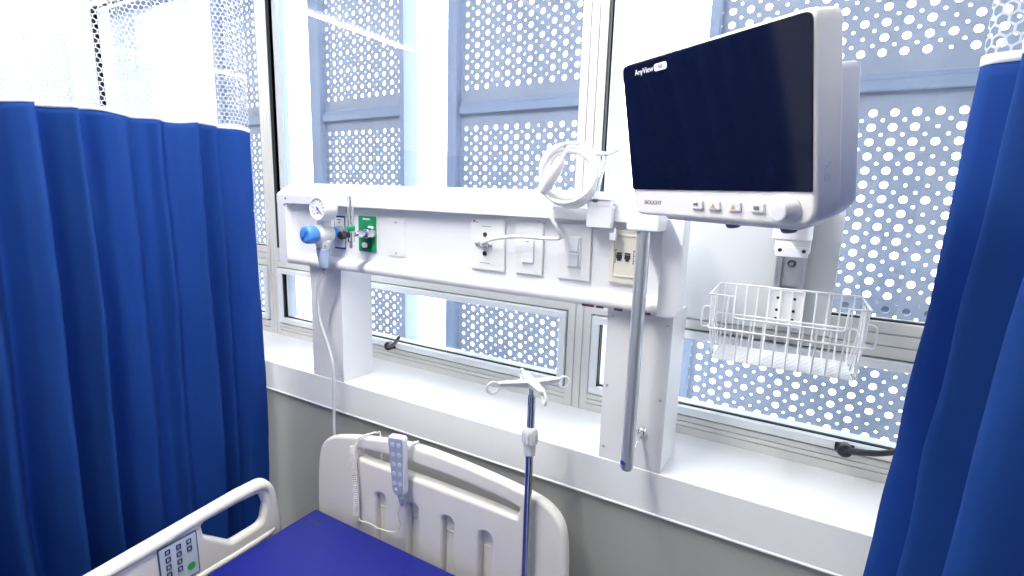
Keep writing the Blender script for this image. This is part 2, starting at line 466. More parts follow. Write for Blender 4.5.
# ================================================================== COLUMNS AND BED HEAD UNIT
def column(x0, x1, label, screws):
    t = thing('service_column', label, 'column', ((x0+x1)/2, 1.25, ZS), group='white box columns under the bed head unit')
    obj('casing', box(new(), x0, x1, YS+.003, 1.318, ZS, 1.385, .002), M_PLAST, t)
    for sx, sz in screws:
        s = new(); disc(s, (sx, YS+.003, sz), (0, -1, 0), .0032, .0012, .0005, 12); obj('screw', s, M_STEEL, t)
column(-1.475, -1.325, 'white box column on sill below the suction regulator', [(-1.465, 1.02), (-1.335, 1.02)])
column(-.416, -.260, 'white box column on sill behind the hanging grey tube', [(-.402, 1.365), (-.272, 1.36), (-.405, 1.19), (-.274, 1.18), (-.404, 1.03)])

t = thing('bed_head_unit', 'long white horizontal bed head service unit below the window', 'bed head unit', (-.915, 1.18, 1.385))
X0, X1 = -1.585, -.246
obj('backplate', box(new(), -1.56, -.27, 1.178, 1.209, 1.40, 1.60), M_WHITE, t)
lh = prism_x(new(), [(1.150, 1.589), (1.150, 1.616), (1.153, 1.620), (1.209, 1.655), (1.209, 1.589)], X0, -.292)
obj('light_housing', lh, M_WHITE, t, smooth=25)
prof = [(1.178, 1.424), (1.170, 1.423), (1.160, 1.418), (1.153, 1.411), (1.150, 1.402), (1.152, 1.392), (1.158, 1.387), (1.170, 1.385), (1.209, 1.385), (1.209, 1.424)]
obj('bottom_rail', prism_x(new(), prof, -1.545, -.29), M_PLAST, t, smooth=50)
pl = plate(new(), rounded([(X0, 1.385), (-1.545, 1.385), (-1.545, 1.589), (X0, 1.589)], [.03, 0, 0, 0]), 1.150, 1.209, bev=.002)
obj('end_cap', pl, M_WHITE, t)
pl = plate(new(), rounded([(-.292, 1.385), (X1, 1.385), (X1, 1.60), (-.292, 1.60)], [0, .028, .004, 0]), 1.149, 1.209, bev=.003)
obj('end_cap', pl, M_WHITE, t)
for sx, sz in ((-1.54, 1.604), (-1.546, 1.583)):
    s = new(); disc(s, (sx, 1.150, sz), (0, -1, 0), .0035, .001, n=12); obj('screw', s, M_PRINT, t, label='dark screw')
for sx, sw in ((-.455, .03), (-.425, .018), (-.38, .02), (-.312, .014)):
    s = new(); box(s, sx-sw/2, sx+sw/2, 1.1515, 1.154, 1.3855, 1.3905); obj('label_strip', s, M_MAROON, t, label='dark maroon mark')

YF = 1.178          # face of the unit
# --- wall plates
def screwhead(x, z, y, parent, r=.0028, m=None):
    s = new(); disc(s, (x, y, z), (0, -1, 0), r, .001, n=12); return obj('screw', s, m or M_STEEL, parent)
t = thing('nurse_call_plate', 'white wall plate with two black jack holes and cable plugged in', 'wall plate', (-.7545, YF, 1.51))
obj('faceplate', plate(new(), rect(-.808, -.701, 1.441, 1.579, .004), YF-.009, YF, bev=.002), M_PLAST, t)
for z in (1.535, 1.485):
    s = new(); disc(s, (-.761, YF-.009, z), (0, -1, 0), .0062, .002, .0006); obj('jack', s, M_BLACK, t, label='round black jack hole')
s = new(); plate(s, rect(-.780, -.748, 1.503, 1.516, .004), YF-.014, YF-.009, bev=.001)
for dx in (-.787, -.743): disc(s, (dx+.001, YF-.009, 1.5095), (0, -1, 0), .004, .006, .001, 8)
obj('connector_socket', s, M_CHROME, t, label='metal multi-pin socket')
s = new(); box(s, -.799, -.7968, YF-.0094, YF-.009, 1.565, 1.571); box(s, -.797, -.793, YF-.0094, YF-.009, 1.567, 1.572); obj('logo', s, M_PRINT, t)
for q in ((-.792, -.784, 1.565, 1.567), (-.772, -.742, 1.556, 1.5572), (-.776, -.744, 1.459, 1.4602)): obj('lettering', box(new(), q[0], q[1], YF-.0094, YF-.009, q[2], q[3]), M_PRINT, t)

t = thing('light_switch_plate', 'white wall plate with one tall rocker switch', 'switch', (-.629, YF, 1.51))
obj('faceplate', plate(new(), rect(-.668, -.590, 1.443, 1.576, .004), YF-.009, YF, bev=.002), M_PLAST, t)
s = plate(new(), rect(-.6475, -.6135, 1.472, 1.538, .004), YF-.014, YF-.009, bev=.002)
ro = obj('rocker', s, M_WHITE, t)
s = new(); box(s, -.634, -.627, YF-.0146, YF-.0138, 1.5255, 1.528); obj('indicator', s, M_PRINT, ro)
t = thing('double_switch_plate', 'white wall plate with a narrow column of two rocker switches', 'switch', (-.505, YF, 1.51))
obj('faceplate', plate(new(), rect(-.548, -.463, 1.442, 1.577, .004), YF-.009, YF, bev=.002), M_PLAST, t)
obj('switch_surround', plate(new(), rect(-.5215, -.4855, 1.472, 1.548, .003), YF-.011, YF-.009, bev=.001), M_WHITE, t)
for z0, z1 in ((1.4745, 1.5085), (1.5105, 1.5455)):
    obj('rocker', plate(new(), rect(-.519, -.492, z0, z1, .002), YF-.015, YF-.011, bev=.002), M_WHITE, t)
s = new(); box(s, -.4905, -.4875, YF-.0125, YF-.011, 1.475, 1.545); obj('side_strip', s, M_TAPE, t)
t = thing('data_outlet_plate', 'cream wall plate with two black network sockets beside grey tube', 'wall plate', (-.379, YF, 1.51))
obj('faceplate', plate(new(), rect(-.416, -.341, 1.446, 1.572, .005), YF-.010, YF, bev=.003), M_CREAM, t)
obj('inner_frame', plate(new(), rect(-.407, -.350, 1.462, 1.560, .003), YF-.0125, YF-.010, [rect(-.4035, -.3535, 1.466, 1.556, .002)], bev=.0008), M_CREAM, t)
for x in (-.3915, -.3715):
    s = new(); box(s, x-.0065, x+.0065, YF-.0115, YF-.010, 1.5045, 1.514); box(s, x-.0042, x+.0042, YF-.0115, YF-.010, 1.4995, 1.5045); box(s, x-.0065, x+.0065, YF-.0115, YF-.010, 1.5155, 1.519)
    obj('network_socket', s, M_BLACK, t, label='black network socket')
for x in (-.4005, -.3575):
    s = new()
    for k in range(6): box(s, x-.0012, x+.0012+(.001 if k % 2 else 0), YF-.0104, YF-.010, 1.494+k*.0055, 1.498+k*.0055)
    obj('lettering', s, M_PRINT, t)

t = thing('blank_plate', 'plain white cover plate with two screws right of green outlet', 'wall plate', (-1.075, YF, 1.505))
obj('faceplate', plate(new(), rect(-1.108, -1.045, 1.449, 1.560, .003), YF-.003, YF, bev=.001), M_WHITE, t)
for z in (1.549, 1.458): screwhead(-1.079, z, YF-.003, t, .0035, M_POLE)

# --- vacuum outlet, oxygen outlet
t = thing('vacuum_outlet', 'small chrome-edged vacuum outlet plate behind the suction regulator', 'gas outlet', (-1.312, YF, 1.505))
obj('faceplate', plate(new(), rect(-1.338, -1.286, 1.452, 1.558, .003), YF-.006, YF, bev=.0015), M_CHROME, t)
obj('inset', plate(new(), rect(-1.333, -1.291, 1.458, 1.552, .002), YF-.0075, YF-.006, bev=.0006), M_PLAST, t)
s = new(); lathe(s, [(.021, 0), (.021, .010), (.018, .014), (.018, .022), (.013, .024)], (-1.31, YF-.0075, 1.505), (0, -1, 0), 20); obj('socket', s, M_CHROME, t)
obj('lettering', box(new(), -1.322, -1.301, YF-.0081, YF-.0075, 1.544, 1.5465), M_PRINT, t)
s = new(); disc(s, (-1.311, YF-.0075, 1.537), (0, -1, 0), .003, .001, n=10); obj('dot', s, M_PRINT, t)

t = thing('oxygen_outlet', 'green oxygen outlet plate on the bed head unit', 'gas outlet', (-1.193, YF, 1.508))
obj('faceplate', plate(new(), rect(-1.228, -1.159, 1.453, 1.563, .004), YF-.008, YF, bev=.002), M_GREEN, t)
s = new(); plate(s, rect(-1.214, -1.172, 1.462, 1.512, .006), YF-.011, YF-.008, bev=.001); obj('lower_recess', s, M_DGREEN, t, label='dark green recess')
s = new(); box(s, -1.208, -1.178, YF-.0086, YF-.008, 1.551, 1.556); obj('lettering', s, M_WPRINT, t, label='white strip')
s = new(); lathe(s, [(.017, 0), (.017, .010), (.014, .013), (.014, .024), (.011, .026)], (-1.172, YF-.008, 1.512), (0, -1, 0), 20); obj('socket', s, M_CHROME, t)
s = new(); box(s, -1.182, -1.162, YF-.016, YF-.008, 1.511, 1.533, .003); obj('latch', s, M_PLAST, t, label='white latch block')
s = new(); plate(s, rect(-1.207, -1.186, 1.466, 1.482, .007), YF-.016, YF-.011, bev=.002); obj('release_button', s, M_PLAST, t, label='white release button')

# --- suction regulator
t = thing('suction_regulator', 'white suction regulator with round dial gauge and blue knob', 'regulator', (-1.31, 1.10, 1.505))
RX, RZ = -1.303, 1.505
s = new(); lathe(s, [(.012, 0), (.020, .002), (.020, .018), (.014, .020)], (RX, 1.150, RZ), (0, -1, 0), 24); obj('adapter', s, M_BLUEP, t, label='blue adapter ring')
s = new(); lathe(s, [(.013, 0), (.024, .004), (.029, .015), (.031, .032), (.030, .048), (.026, .058), (.020, .062)], (RX, 1.130, RZ), (0, -1, 0), 28)
plate(s, rounded([(RX-.020, 1.50), (RX+.020, 1.50), (RX+.017, 1.56), (RX-.010, 1.57)], .004), 1.085, 1.118, bev=.006)
lathe(s, [(.026, .0), (.026, .012), (.020, .03), (.018, .04)], (RX, 1.098, RZ-.012), (0, 0, -1), 24)
body = obj('regulator_body', s, M_WHITE, t)
s = new(); lathe(s, [(.015, 0), (.0255, .003), (.027, .010), (.027, .030), (.0245, .036), (.018, .038), (.010, .037)], (RX, 1.070, RZ), (0, -1, 0), 30)
k = obj('control_knob', s, M_BLUEP, t, label='round blue knob')
s = new(); box(s, RX-.003, RX+.003, 1.030, 1.034, RZ-.016, RZ+.016, .001, Matrix.Translation((RX, 0, RZ)) @ Matrix.Rotation(R(40), 4, 'Y') @ Matrix.Translation((-RX, 0, -RZ))); obj('grip', s, mat('dark_blue_plastic', (.04, .16, .55), .35), k)
GX, GY, GZ = -1.282, 1.062, 1.582
s = new(); lathe(s, [(.024, 0), (.034, .006), (.036, .012), (.036, .048), (.034, .054), (.031, .0545), (.0305, .051)], (GX, GY+.054, GZ), (0, -1, 0), 36); g = obj('gauge_housing', s, M_WHITE, t)
s = new(); disc(s, (GX, GY+.0045, GZ), (0, -1, 0), .0305, .001, n=32); obj('dial', s, M_DIAL, g)
s = new()
for i in range(11):
    a = R(225-27*i); ca, sa = math.cos(a), math.sin(a); r0 = .019 if i % 2 == 0 else .022
    rod(s, (GX+r0*ca, GY+.0034, GZ+r0*sa), (GX+.026*ca, GY+.0034, GZ+.026*sa), .0011, 4)
lettering(s, 'kPa', .006, Matrix.Translation((GX, GY+.0032, GZ-.013)) @ FRONT)
for i in range(0, 23):
    a = R(225-12.27*i); a2 = R(225-12.27*(i+1))
    rod(s, (GX+.027*math.cos(a), GY+.0034, GZ+.027*math.sin(a)), (GX+.027*math.cos(a2), GY+.0034, GZ+.027*math.sin(a2)), .0005, 4)
obj('scale_marks', s, M_BLACK, g)
s = new(); a = R(-42); rod(s, (GX-.008*math.cos(a), GY+.002, GZ-.008*math.sin(a)), (GX+.020*math.cos(a), GY+.002, GZ+.020*math.sin(a)), .0012, 6); disc(s, (GX, GY+.003, GZ), (0, -1, 0), .003, .002, n=12); obj('needle', s, M_BLACK, g)
s = new(); lathe(s, [(.020, 0), (.021, .004), (.019, .022), (.012, .056), (.010, .062)], (RX, 1.098, RZ-.044), (0, 0, -1), 24)
c = obj('hose_cup', s, M_LBLUE, t, label='pale blue translucent cup')
s = new(); lathe(s, [(.007, 0), (.0055, .006), (.007, .010), (.005, .016)], (RX, 1.098, RZ-.106), (0, 0, -1), 14); obj('hose_nozzle', s, M_CLEAR, t)
s = new(); box(s, GX+.010, GX+.014, GY+.026, GY+.036, GZ+.032, GZ+.0365); obj('lettering', s, M_PRINT, body)
obj('lettering', box(new(), RX+.010, RX+.024, 1.0855, 1.0875, RZ-.036, RZ-.033), M_PRINT, body)

hp = spline([(RX, 1.098, RZ-.111), (-1.332, 1.100, 1.352), (-1.352, 1.110, 1.29), (-1.350, 1.115, 1.22), (-1.326, 1.120, 1.15), (-1.306, 1.122, 1.08), (-1.306, 1.123, .98), (-1.313, 1.125, .84), (-1.30, 1.125, .55), (-1.28, 1.125, .22), (-1.22, 1.12, .06), (-1.15, 1.05, .007)], 8)
obj('suction_hose', tube(new(), hp, .0048, 8), M_TUBE, label='thin white hose hanging from suction regulator behind bed headboard', cat='hose', loc=(-1.31, 1.12, .0))

# --- oxygen flowmeter
FX, FY, FZ = -1.172, 1.088, 1.512
t = thing('oxygen_flowmeter', 'clear vertical flowmeter tube with green collar and black knob', 'flowmeter', (FX, FY, FZ))
s = new(); lathe(s, [(.008, 0), (.008, .012), (.011, .013), (.011, .026), (.007, .028), (.007, .05)], (FX, 1.1455, FZ), (0, -1, 0), 16); obj('stem', s, M_CHROME, t)
s = new(); lathe(s, [(.007, 0), (.010, .003), (.010, .030), (.0085, .034)], (FX, FY, FZ-.022), (0, 0, 1), 16); obj('valve_body', s, M_CHROME, t)
s = new(); lathe(s, [(.008, 0), (.0125, .002), (.0125, .013), (.010, .016)], (FX, FY, FZ+.010), (0, 0, 1), 12); obj('collar', s, M_GREEN, t, label='green collar')
s = new(); lathe(s, [(.0075, 0), (.009, .003), (.009, .088), (.0075, .093), (.003, .096)], (FX, FY, FZ+.024), (0, 0, 1), 16); ft = obj('flow_tube', s, M_CLEAR, t)
s = new(); lathe(s, [(.002, 0), (.002, .08)], (FX, FY, FZ+.030), (0, 0, 1), 8); obj('inner_tube', s, M_WHITE, ft)
s = new(); lathe(s, [(.005, 0), (.005, .010), (.011, .012), (.012, .018), (.012, .030), (.010, .033)], (FX, FY-.008, FZ), (0, -1, 0), 14); obj('needle_knob', s, M_BLACK, t, label='black knob')
s = new(); lathe(s, [(.005, 0), (.004, .010), (.0055, .012), (.0035, .020)], (FX, FY, FZ-.020), (0, 0, -1), 12); obj('outlet_nipple', s, mat('brass', (.55, .42, .38), .3, metal=1.), t)

# --- cable hook, coiled cable
t = thing('cable_hook', 'white clamp hook on unit lip holding the coiled cable', 'hook', (-.432, 1.15, 1.60))
s = new(); box(s, -.462, -.402, 1.128, 1.1495, 1.574, 1.626, .003); box(s, -.462, -.402, 1.128, 1.165, 1.632, 1.640, .002)
box(s, -.462, -.402, 1.128, 1.136, 1.62, 1.638, .002); obj('clamp', s, M_WHITE, t)
s = new(); tube(s, spline([(-.442, 1.1325, 1.632), (-.440, 1.132, 1.67), (-.430, 1.131, 1.71), (-.424, 1.131, 1.742)], 5), lambda i: .0075-.00012*i, 10); obj('upright', s, M_CLEAR, t)
s = new(); tube(s, spline([(-.468, 1.131, 1.741), (-.440, 1.131, 1.738), (-.415, 1.129, 1.737), (-.392, 1.124, 1.746)], 6), lambda i: .008-.0003*i, 10); obj('hook_arm', s, M_PLAST, t)
s = new(); box(s, -.408, -.392, 1.1375, 1.1495, 1.548, 1.566, .002); box(s, -.406, -.394, 1.140, 1.1495, 1.564, 1.576); obj('clamp_screw', s, M_WHITE, t)

cc = Vector((-.505, 1.118, 1.690)); pts = []
loops = 6
for i in range(loops*28+1):
    a = R(205)+2*PI*i/28; k = i/28
    rr = .0635+.0065*math.sin(k*2.1+.4)+.003*math.sin(a*2+k)
    off = Vector((.006*math.sin(k*1.7), 0, .005*math.cos(k*2.3)))
    pts.append(cc+off+Vector((rr*math.cos(a), -.012+.0095*((k*2) % 5-2)*.9+.004*math.sin(a+k), rr*math.sin(a))))
# keep every turn apart in depth so the strands do not run through each other
for i, p in enumerate(pts): p.y = 1.118-.024+.0078*(i/28)+.002*math.sin(i*.3)
tail = [(-.560, 1.090, 1.640), (-.540, 1.086, 1.61), (-.519, 1.090, 1.575), (-.512, 1.104, 1.552), (-.530, 1.120, 1.543), (-.58, 1.130, 1.541), (-.64, 1.135, 1.540), (-.70, 1.135, 1.532), (-.742, 1.145, 1.520)]
path = spline([pts[0]+Vector((0, 0, 0)), *tail][0:], 7)
t = thing('coiled_call_cable', 'coiled white call cable hung from the clamp hook', 'cable', (-.505, 1.118, 1.69))
s = new(); tube(s, list(reversed(path))+pts[1:], .0042, 8); obj('cord', s, M_CORD, t)
s = new(); tube(s, spline([(-.742, 1.145, 1.520), (-.757, 1.152, 1.514), (-.764, 1.163, 1.5095)], 4), lambda i: .0055+.0003*i, 10); obj('plug', s, M_PLAST, t)
# the call button end, bundled inside the coil
s = new(); tube(s, spline([(-.555, 1.094, 1.650), (-.542, 1.090, 1.672), (-.522, 1.088, 1.702), (-.512, 1.090, 1.725)], 6), lambda i: .009+.006*math.sin(PI*min(1, i/18)), 12); obj('call_button', s, M_PLAST, t)
s = new(); tube(s, spline([(-.512, 1.090, 1.725), (-.506, 1.100, 1.742), (-.520, 1.108, 1.752), (-.548, 1.108, 1.735), (-.556, 1.104, 1.745)], 6), .0036, 8); obj('cord_end', s, M_CORD, t)

# --- hanging grey tube
t = thing('mounting_pole', 'grey metal tube hanging vertically in front of right box column', 'pole', (-.318, 1.10, 1.04))
s = new(); lathe(s, [(.0125, 0), (.0145, .002), (.0145, .55), (.0125, .552)], (-.318, 1.10, 1.036), (0, 0, 1), 24); pole = obj('tube', s, M_POLE, t)
s = new(); box(s, -.352, -.283, 1.082, 1.149, 1.576, 1.614, .004); obj('clamp_block', s, M_WHITE, t, label='white clamp block on the unit lip')
s = new(); disc(s, (-.322, 1.0862, 1.054), (-.25, -1, 0), .007, .003, .001, 16); obj('end_screw', s, M_CHROME, pole)
s = new(); disc(s, (-.318, 1.10, 1.036), (0, 0, -1), .0125, .004, .002); obj('end_cap', s, M_POLE, pole)
s = new(); lathe(s, [(.013, 0), (.013, .004), (.008, .007), (.005, .012)], (-.311, YS+.003, 1.093), (0, -1, 0), 20); obj('wall_flange', s, M_CHROME, t)
s = new(); rod(s, (-.311, 1.176, 1.093), (-.316, 1.112, 1.062), .0042); obj('standoff_rod', s, M_CHROME, t)

# ================================================================== MOUNTING BOARD, CHANNEL, BASKET, MONITOR
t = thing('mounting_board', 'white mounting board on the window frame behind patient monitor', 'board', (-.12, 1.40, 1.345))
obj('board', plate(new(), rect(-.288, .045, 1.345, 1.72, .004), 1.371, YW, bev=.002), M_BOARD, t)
t = thing('wall_channel', 'silver vertical mounting channel on white board behind the wire basket', 'channel', (-.047, 1.36, 1.36))
s = new(); box(s, -.078, -.016, 1.366, 1.3705, 1.36, 1.71)
box(s, -.078, -.072, 1.338, 1.3705, 1.36, 1.71, .001); box(s, -.022, -.016, 1.338, 1.3705, 1.36, 1.71, .001)
box(s, -.072, -.065, 1.338, 1.342, 1.36, 1.71); box(s, -.029, -.022, 1.338, 1.342, 1.36, 1.71)
obj('rail', s, M_STEEL, t)
s = new(); lathe(s, [(.009, 0), (.009, .002), (.006, .004), (.006, .007), (.0025, .007), (.0025, .005)], (-.046, 1.366, 1.505), (0, -1, 0), 16); obj('bolt', s, M_POLE, t)

mon_loc = (-.1501, .7692, 1.7332); mon_rot = (R(11.33), 0, R(-33.3))
MM = Matrix.LocRotScale(Vector(mon_loc), Euler(mon_rot, 'XYZ'), None)
t = thing('monitor_arm', 'white monitor support arm between channel and patient monitor', 'arm', (-.047, 1.33, 1.56))
s = new(); box(s, -.082, -.012, 1.300, 1.3375, 1.535, 1.68, .004); obj('carriage', s, M_PLAST, t)
pb = new(); box(pb, -.079, -.015, 1.290, 1.300, 1.527, 1.549, .002); c = obj('carriage_plate', pb, M_WHITE, t)
for x in (-.070, -.024): screwhead(x, 1.541, 1.290, c, .004, M_BLACK)
e = MM @ Vector((0.03, .128, -.02))
s = new(); tube(s, [(-.047, 1.302, 1.60), (-.045, 1.20, 1.62), e+Vector((.03, .06, -.01)), e], .030, 16); obj('arm_tube', s, M_MON, t)
s = new(); lathe(s, [(.034, -.05), (.036, -.046), (.036, .046), (.034, .05)], (-.046, 1.20, 1.62), (0, 0, 1), 24); obj('joint', s, M_MON, t)

# --- patient monitor (own coordinates: origin at centre of its front face, x right, y into the case, z up)
t = thing('patient_monitor', 'large white patient monitor with dark glossy screen', 'monitor', mon_loc, mon_rot)
W2, H2 = .160, .118
s = plate(new(), rounded([(-W2, -H2), (W2, -H2), (W2, H2), (-W2, H2)], [.016, .026, .016, .014], 8), .0, .047, bev=.006, res=4)
case = obj('front_case', s, M_MONF, t, local=True)
s = plate(new(), rounded([(-.135, -.135), (.105, -.135), (.151, -.106), (.152, .061), (-.15, .061), (-.15, -.12)], [.012, .03, .03, .010, .012, .01]), .045, .094, bev=.008, res=4)
plate(s, rounded([(-.10, -.10), (.11, -.10), (.11, .04), (-.10, .04)], .02), .085, .112, bev=.008)
rear = obj('rear_case', s, M_MON, t, local=True)
s = plate(new(), rounded([(-W2+.002, -.0755), (W2-.004, -.0755), (W2-.004, H2-.004), (-W2+.002, H2-.003)], [.001, .001, .011, .012], 6), -.0018, .001, bev=.0006)
scr = obj('screen', s, M_SCREEN, t, local=True, label='dark glossy screen glass')
s = new(); lettering(s, 'AnyView', .0112, Matrix.Translation((-.129, -.0021, .1005)) @ FRONT, .0002, 'LEFT'); obj('lettering', s, M_WPRINT, scr, local=True)
s = plate(new(), rect(-.0865, -.0605, .0955, .1055, .004), -.0023, -.0018, bev=.0001); obj('badge', s, M_WPRINT, scr, local=True)
s = new(); lettering(s, 'A8', .0085, Matrix.Translation((-.0735, -.0025, .1005)) @ FRONT, .0002); obj('badge_lettering', s, M_NAVY, scr, local=True)
s = new(); lettering(s, 'BIOLIGHT', .0090, Matrix.Translation((-.113, -.0002, -.0965)) @ FRONT, .0003); obj('lettering', s, M_PRINT, case, local=True)
for i, x in enumerate((-.018, .013, .047, .083)):
    s = plate(new(), rect(x-.0105, x+.0105, -.1025, -.0895, .003), -.0035, .001, bev=.0015)
    b = obj('button', s, M_PLAST, t, local=True)
    s = new()
    if i == 0: box(s, x-.005, x+.001, -.004, -.0034, -.0965, -.0935); box(s, x+.001, x+.003, -.004, -.0034, -.0975, -.0925)
    elif i == 3: box(s, x-.004, x+.004, -.004, -.0034, -.0985, -.094)
    else: plate(s, [(x-.004, -.0985), (x+.004, -.0985), (x, -.0925)], -.004, -.0034)
    obj('icon', s, M_ORANGE if i in (1, 2) else M_PRINT, b, local=True)
s = new(); lathe(s, [(.0165, 0), (.0165, .004), (.0135, .006), (.0125, .020), (.0105, .022), (.008, .0215)], (.126, .001, -.0965), (0, -1, 0), 28); obj('rotary_knob', s, M_PLAST, t, local=True)
s = new(); disc(s, (.1595, .020, -.047), (1, 0, 0), .0045, .0015, .0005, 16); disc(s, (.1595, .020, -.062), (1, 0, 0), .006, .0012, .0005, 16); obj('side_port', s, M_MON, case, local=True)
for x in (-.012, .080):
    s = new(); lathe(s, [(.011, 0), (.011, .004), (.009, .007)], (x, .062, -.134), (0, 0, -1), 18); obj('foot', s, M_PURPLE, t, local=True, label='dark purple rubber foot')

# --- wire basket (own coordinates: origin at middle of the back top edge)
bl = (-.0468, 1.320, 1.4515); t = thing('wire_basket', 'white wire basket hanging below patient monitor', 'basket', bl, (0, 0, R(2.3)))
w, d = .141, .170; zt, zm, zb = 0., -.072, -.145
wr = .0022
def wires(bm, list_, r=.0017):
    for p in list_: tube(bm, p, r, 6)
FL = (-w+.004, -d, zt-.003); 
s = new()
rim = [(-w, 0, zt), (w, 0, zt), (w, -d, zt), (w-.035, -d, zt), (w-.036, -d-.001, zt-.040), (w-.042, -d-.001, zt-.045), (-w+.054, -d-.001, zt-.045), (-w+.048, -d-.001, zt-.040), (-w+.047, -d, zt), (-w, -d, zt)]
tube(s, rim, wr, 8, closed=True)
obj('top_rim', s, M_WIRE, t, local=True)
s = new(); ins = .010
tube(s, [(-w+.001, -.001, zm), (w-.001, -.001, zm), (w-.001, -d+.001, zm), (-w+.001, -d+.001, zm)], wr, 8, closed=True); obj('middle_rim', s, M_WIRE, t, local=True)
s = new()
for i in range(12):
    x = -w+.012+i*(2*w-.024)/11
    top = zt if (x < -w+.05 or x > w-.036) else zt-.045
    tube(s, [(x, -d-.001, top), (x, -d+.001, zm), (x, -d+.014, zb+.008), (x, -d+.018, zb+.002), (x, -d+.024, zb), (x, -.02, zb), (x, -.013, zb+.005), (x, -.001, zm), (x, 0, zt)], .0017, 6)
for y in (-.04, -.075, -.11, -.145):
    for sx in (-1, 1):
        tube(s, [(sx*w, y, zt), (sx*(w-.001), y, zm), (sx*(w-.012), y, zb+.005)], .0017, 6)
obj('upright_wires', s, M_WIRE, t, local=True)
s = new()
for i in range(13):
    y = -.022-i*(d-.044)/12; tube(s, [(-w+.012, y, zb+.002), (w-.012, y, zb+.002)], .0017, 6)
obj('floor_wires', s, M_WIRE, t, local=True)
for sx in (-1, 1):
    s = new(); X = sx*w
    tube(s, spline([(X, -d+.02, zt-.030), (X+sx*.012, -d+.02, zt-.032), (X+sx*.016, -d+.02, zt-.046), (X+sx*.014, -d+.02, zm-.002), (X, -d+.02, zm)], 5), .002, 8); obj('side_hook', s, M_WIRE, t, local=True)
s = new(); plate(s, [(-d+.004, zt-.003), (-.10, zt-.003), (-.115, zb+.006), (-d+.02, zb+.006)], w-.0065, w-.0045, plane=YZ); obj('end_plate', s, M_PLAST, t, local=True)
s = plate(new(), rect(-.034, .034, -.088, -.004, .004), .006, .0175, bev=.0015); pl = obj('mounting_plate', s, M_PLAST, t, local=True)
for x in (-.017, .017):
    for z in (-.022, -.05, -.07):
        q = new(); disc(q, (x, .006, z), (0, -1, 0), .0032, .001, n=12); obj('screw', q, M_BLACK, pl, local=True)

# ================================================================== BED
t = thing('hospital_bed', 'hospital bed with white plastic headboard and left side rail', 'bed', (-.87, .1, 0))
HB = [(-1.31, .46), (-1.309, .64), (-1.302, .76), (-1.290, .825), (-1.270, .858), (-1.235, .882), (-1.18, .900), (-1.10, .918), (-1.0, .935), (-.93, .943), (-.87, .945), (-.80, .943), (-.70, .937), (-.60, .928), (-.52, .917), (-.48, .903), (-.453, .878), (-.438, .84), (-.430, .76), (-.428, .64), (-.428, .46)]
hs = [(-1.122, .858), (-1.112, .846), (-1.0, .847), (-.87, .849), (-.70, .849), (-.585, .846), (-.568, .853), (-.566, .868), (-.578, .878), (-.70, .888), (-.87, .892), (-1.0, .887), (-1.105, .876), (-1.120, .869)]
hsr = [(p.x, p.y) for p in spline([(x, z, 0) for x, z in hs], 3, True)]
gro = []
for x, z in ((-1.034, .757), (-.908, .766), (-.784, .770), (-.661, .770)):
    gro.append(rounded([(x-.0185, .50), (x+.0185, .50), (x+.0185, z), (x-.0185, z)], [.004, .004, .0185, .0185], 8))
hbr = [(p.x, p.y) for p in spline([(x, z, 0) for x, z in HB], 3)]
s = plate(new(), hbr, 1.045, 1.072, [hsr, *gro], bev=.010, res=4)
hb = obj('headboard', s, M_WARM, t)
s = plate(new(), [(x*.985-.87*.015, z-.008) for x, z in hbr], 1.068, 1.086, [[(-.87+(x+.87)*1.02, .868+(z-.868)*1.25) for x, z in hsr]], bev=.006)
obj('headboard_back', s, M_WARM, hb)
for x, z in ((-1.034, .70), (-.908, .705), (-.784, .712), (-.661, .715)):
    obj('groove_tab', box(new(), x-.017, x+.017, 1.0655, 1.070, z, z+.003), M_CREAM, hb)
s = new(); box(s, -1.26, -.48, -1.02, 1.04, .44, .515, .006); obj('mattress_deck', s, M_WARM, t)
s = new(); box(s, -1.21, -.53, -.95, .98, .16, .23, .008)
for y in (-.6, .6): box(s, -1.0, -.74, y-.08, y+.08, .22, .45, .01)
for x in (-1.18, -.56):
    for y in (-.85, .85): box(s, x-.02, x+.02, y-.02, y+.02, .13, .17)
obj('base_frame', s, M_POLE, t)
for x in (-1.18, -.56):
    for y in (-.85, .85):
        q = new(); disc(q, (x-.02, y, .065), (1, 0, 0), .065, .04, .008); box(q, x-.03, x+.03, y-.015, y+.015, .06, .135, .004); obj('caster', q, M_BLACK, t)
# side rail
RXF = -1.350        # face turned to the bed
ol = rounded([(-.16, .53), (.935, .53), (.931, .60), (.917, .715), (.895, .787), (.80, .786), (.43, .755), (-.10, .755), (-.14, .70)], [.02, .03, .05, .10, .055, .2, .3, .06, .05], 8)
ho = rounded([(.690, .744), (.696, .708), (.772, .642), (.866, .646), (.880, .70), (.868, .745), (.80, .7475)], [.012, .02, .02, .025, .03, .016, .02], 6)
ol = [(y+.010, z-.007) for y, z in ol]; ho = [(y+.010, z-.007) for y, z in ho]
s = plate(new(), ol, RXF-.034, RXF, [ho], bev=.013, plane=YZ, res=4)
rl = obj('side_rail', s, M_WARM, t)
s = new(); tube(s, spline([(RXF-.006, .36, .585), (RXF-.004, .6, .588), (RXF-.004, .86, .592), (RXF-.010, .915, .60)], 6), .011, 12); obj('lower_tube', s, M_WARM, rl)
s = new()
tube(s, [(x, y+.010, z-.007) for x, y, z in spline([(RXF-.010, -.10, .742), (RXF-.008, .43, .740), (RXF-.008, .70, .763), (RXF-.008, .80, .769), (RXF-.008, .87, .767), (RXF-.008, .895, .745), (RXF-.009, .905, .70), (RXF-.011, .916, .63), (RXF-.016, .922, .56), (RXF-.022, .922, .535)], 6)], .0145, 12); obj('grip_rim', s, M_WARM, rl)
